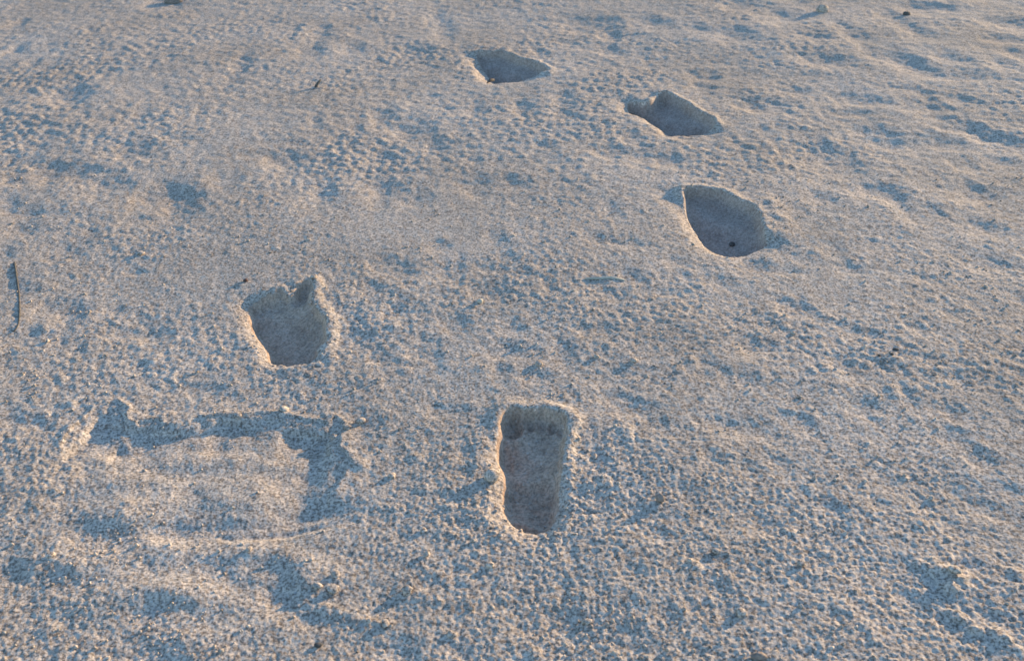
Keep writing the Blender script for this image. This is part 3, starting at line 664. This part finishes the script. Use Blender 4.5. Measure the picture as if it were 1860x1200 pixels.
def put_lump(name, xy, r, squash, seed, mat, label, cat, group=None, sink=0.25, rough_amt=0.28):
    z = ground_z(*xy)
    o = link(name, lump_mesh(name, r, squash, seed, mat, rough_amt=rough_amt), None, (xy[0], xy[1], z + r * squash[2] * (1 - 2 * sink)))
    return tag(o, label, cat, group)

# thin bent stem at the left edge
tp = catmull(TWIG + TWIG[::-1], 4)[:len(TWIG) * 4 - 4]
base_z = [ground_z(*p) for p in tp]
pts = [(p[0], p[1], z + 0.0004 + 0.0010 * math.sin(i * 0.5)) for i, (p, z) in enumerate(zip(tp, base_z))]
r0 = pts[0]
twig = link('dry_stem', tube_mesh('dry_stem', [(a - r0[0], b - r0[1], c - r0[2]) for a, b, c in pts],
            [0.0022 - 0.0008 * i / len(pts) + 0.0004 * math.sin(i * 2.1) for i in range(len(pts))], M_STEM), None, r0)
tag(twig, 'thin dark curved stem lying on the sand by the left edge', 'stem')
# little stick standing out of the sand, far left of centre
(ax, ay), (bx, by) = STICK
zb = ground_z(bx, by)
st = [(0, 0, -0.012), (0.004, 0.008, 0.005), (0.010, 0.016, 0.012), (0.016, 0.022, 0.018)]
stick = link('short_stick', tube_mesh('short_stick', st, [0.0052, 0.0048, 0.004, 0.0028], M_STEM), None, (bx, by, zb))
tag(stick, 'short stub of stick poking up and casting a long thin shadow, upper left', 'stick')
# dark sliver against the bank of the farthest footprint
(ax, ay), (bx, by) = SLIVER
zz = max(ground_z(ax, ay), ground_z(bx, by))
sl = link('bark_sliver', tube_mesh('bark_sliver', [(0, 0, 0.001), ((bx - ax) * .5, (by - ay) * .5, 0.006), ((bx - ax), (by - ay), 0.003)], [0.0035, 0.0058, 0.002], M_DARK), None, (ax, ay, zz))
tag(sl, 'dark sliver of bark against the bank of the farthest footprint', 'bark')
# pale straw lying half buried
zs = [ground_z(*p) + 0.0012 for p in STRAW]
p0 = (*STRAW[0], zs[0])
so = link('pale_straw', tube_mesh('pale_straw', [(p[0] - p0[0], p[1] - p0[1], z - p0[2]) for p, z in zip(STRAW, zs)], [0.0012, 0.0030, 0.0032, 0.0016], M_STRAW), None, p0)
tag(so, 'pale straw lying flat in mid sand beside a small blue dip', 'straw')

put_lump('pebble', PEBBLE, 0.0062, (1.0, 1.15, 0.8), 101, M_DARK, 'small dark pebble on the floor of the round-ended footprint', 'pebble', sink=0.2)
put_lump('brown_clod', CLOD, 0.0068, (0.95, 0.9, 1.05), 103, M_CLOD, 'small brown clod right of the nearest footprint, casting a blue shadow', 'clod', sink=0.12, rough_amt=.45)
put_lump('sand_lump', LUMP, 0.0115, (1.0, 1.0, 0.8), 105, M_SAND, 'round lump of sand on the left rim of the nearest footprint', 'lump', sink=0.3)
put_lump('pale_pebble', PALE, 0.0055, (1.0, 1.0, 0.85), 107, M_STRAW, 'pale yellowish pebble near the middle, above the nearest footprint', 'pebble', sink=0.2)
put_lump('sand_lump', CLOD_FAR, 0.019, (1.1, 0.9, 0.85), 109, M_SAND, 'bright upright lump of sand near the top edge, right of centre', 'lump', sink=0.22, rough_amt=.5)
put_lump('seed', SPECK, 0.0045, (1, 1, .8), 111, M_RED, 'lone reddish brown seed above the left toes of the splayed-toe footprint', 'seed', sink=0.15)
SEED_LAB = ['leftmost dark speck of three seeds on the right side sand', 'middle dark speck of three seeds on the right side sand', 'uppermost, right-hand dark speck of three seeds on the right side sand']
for i, p in enumerate(SEEDS):
    put_lump('seed', p, 0.0028 + 0.0005 * i, (1.0 + .5 * (i == 2), .9, .7), 113 + i, M_DARK, SEED_LAB[i], 'seed', 'three dark seeds', sink=0.15)
put_lump('seed', BOTTOM_SPECK, 0.0042, (1.2, .8, .6), 119, M_DARK, 'tiny dark speck near the bottom edge, left of the nearest footprint', 'seed', sink=0.15)
put_lump('dark_clod_or_shade', BOTTOM_CLUMP, 0.0065, (1.4, .8, .8), 121, M_CLOD, 'dark brown clump cut by the bottom edge, right of centre', 'clod', sink=0.2, rough_amt=.5)
put_lump('shell_piece', ((SHELL[0][0] + SHELL[1][0]) / 2, (SHELL[0][1] + SHELL[1][1]) / 2), 0.013, (1.0, 1.2, 0.5), 123, M_DARK, 'dark slanting scrap beside a deep blue dip near the top right', 'scrap', sink=0.15, rough_amt=.5)
put_lump('dark_clod_or_shade', SHADE_TOP, 0.022, (1.5, 0.9, 0.7), 125, M_CLOD, 'dark lump in place of a shadowed hole, cut by the top edge at upper left', 'clod', sink=0.2, rough_amt=.5)  # dark lump added to stand for the shade in a hole

# tuft of yellowed straw at the top edge
tr = bpy.data.objects.new('straw_tuft', None); COL.objects.link(tr)
tr.location = (*TUFT, ground_z(*TUFT)); tr.empty_display_size = .03
tag(tr, 'yellowed wisp of straw at the top edge right of centre', 'straw')
for i in range(9):
    a = rnd.uniform(0, 2 * math.pi); l = rnd.uniform(.03, .06); h = rnd.uniform(.004, .02)
    bx, by = rnd.uniform(-.02, .02), rnd.uniform(-.02, .02)
    link('straw_blade', tube_mesh('straw_blade', [(bx, by, -.002), (bx + l * .5 * math.cos(a), by + l * .5 * math.sin(a), h), (bx + l * math.cos(a), by + l * math.sin(a), h * .6)], [.0015, .0022, .0008], M_TUFT, 5), tr)

# loose lumps one could pick up
protos = [lump_mesh('loose_lump', 1.0, (1, .9, .8), 200 + 3 * i, M_SAND, sub=2, rough_amt=.75) for i in range(6)]
spots = []
for (x, y, r) in LOOSE: spots.append((x, y, r))
for i in range(LOOSE_N):
    y = rnd.uniform(.82, 1.8); x = rnd.uniform(-.48, .48) * (y + .55)
    spots.append((x, y, rnd.uniform(.003, .0058) * (1 + .1 * y)))
inside_at = lambda x, y: float(inside[min(int(np.searchsorted(radii, math.hypot(x, y))), NR - 1), min(int(np.searchsorted(az, math.atan2(x, y))), NA - 1)])
for i, (x, y, r) in enumerate(spots):
    if inside_at(x, y) > 0: continue
    o = link('loose_lump', protos[i % 6], None, (x, y, ground_z(x, y) + r * .35))
    o.scale = (r, r * rnd.uniform(.7, 1.3), r * rnd.uniform(.55, .9)); o.rotation_euler = (0, 0, rnd.uniform(0, 6.28))
    tag(o, 'small loose lump of crumbled sand lying on the grainy sand surface', 'lump', 'loose lumps of crumbled sand')

# crumbs nobody could count: coarse grains strewn over the surface, thicker round the prints
rs = np.random.RandomState(3)
N = 13000
cy = 0.72 + 1.5 * rs.rand(N) ** 1.4
cxx = (rs.rand(N) - .5) * 1.1 * (cy + .62)
ri = np.clip(np.searchsorted(radii, np.hypot(cxx, cy)), 0, NR - 1); ai = np.clip(np.searchsorted(az, np.arctan2(cxx, cy)), 0, NA - 1)
dens = np.clip(0.25 + 0.75 * gnoise(cxx, cy, .12, 301) + 0.6 * gnoise(cxx, cy, .4, 302) + 1.2 * rim[ri, ai] , 0, 1) * (1 - inside[ri, ai]) + 0.10 * inside[ri, ai]
keep = rs.rand(N) < dens
cxx, cy, ri, ai = cxx[keep], cy[keep], ri[keep], ai[keep]
n = len(cy)
cr = (0.0009 + 0.0022 * rs.rand(n) ** 3) * (1 + .08 * cy)
bm = bmesh.new(); bmesh.ops.create_icosphere(bm, subdivisions=1, radius=1.0)
bv = np.array([v.co[:] for v in bm.verts]); bf = np.array([[v.index for v in f.verts] for f in bm.faces]); bm.free()
jit = 1 + .35 * (rs.rand(n, len(bv), 1) - .5) * 2
ang = rs.rand(n) * 6.28
bx = bv[None] * jit * cr[:, None, None] * np.stack([np.ones(n), .7 + .5 * rs.rand(n), .6 + .4 * rs.rand(n)], -1)[:, None, :]
ca, sa = np.cos(ang)[:, None], np.sin(ang)[:, None]
px = bx[..., 0] * ca - bx[..., 1] * sa + cxx[:, None]
py = bx[..., 0] * sa + bx[..., 1] * ca + cy[:, None]
pz = bx[..., 2] + (Z[ri, ai] + cr * .3)[:, None]
cv = np.stack([px, py, pz], -1).reshape(-1, 3)
cf = (bf[None] + (np.arange(n) * len(bv))[:, None, None]).reshape(-1, 3)
me = bpy.data.meshes.new('sand_crumbs')
me.vertices.add(len(cv)); me.loops.add(len(cf) * 3); me.polygons.add(len(cf))
me.vertices.foreach_set('co', cv.astype(np.float32).ravel())
me.loops.foreach_set('vertex_index', cf.astype(np.int32).ravel())
me.polygons.foreach_set('loop_start', np.arange(0, len(cf) * 3, 3, dtype=np.int32))
me.update(calc_edges=True)
me.materials.append(M_SAND)
tag(link('sand_crumbs', me), 'coarse crumbs of pale sand strewn over the surface', 'sand crumbs', kind='stuff')
print('tris', 2 * len(F) + len(cf), 'rows', NR, 'cols', NA)
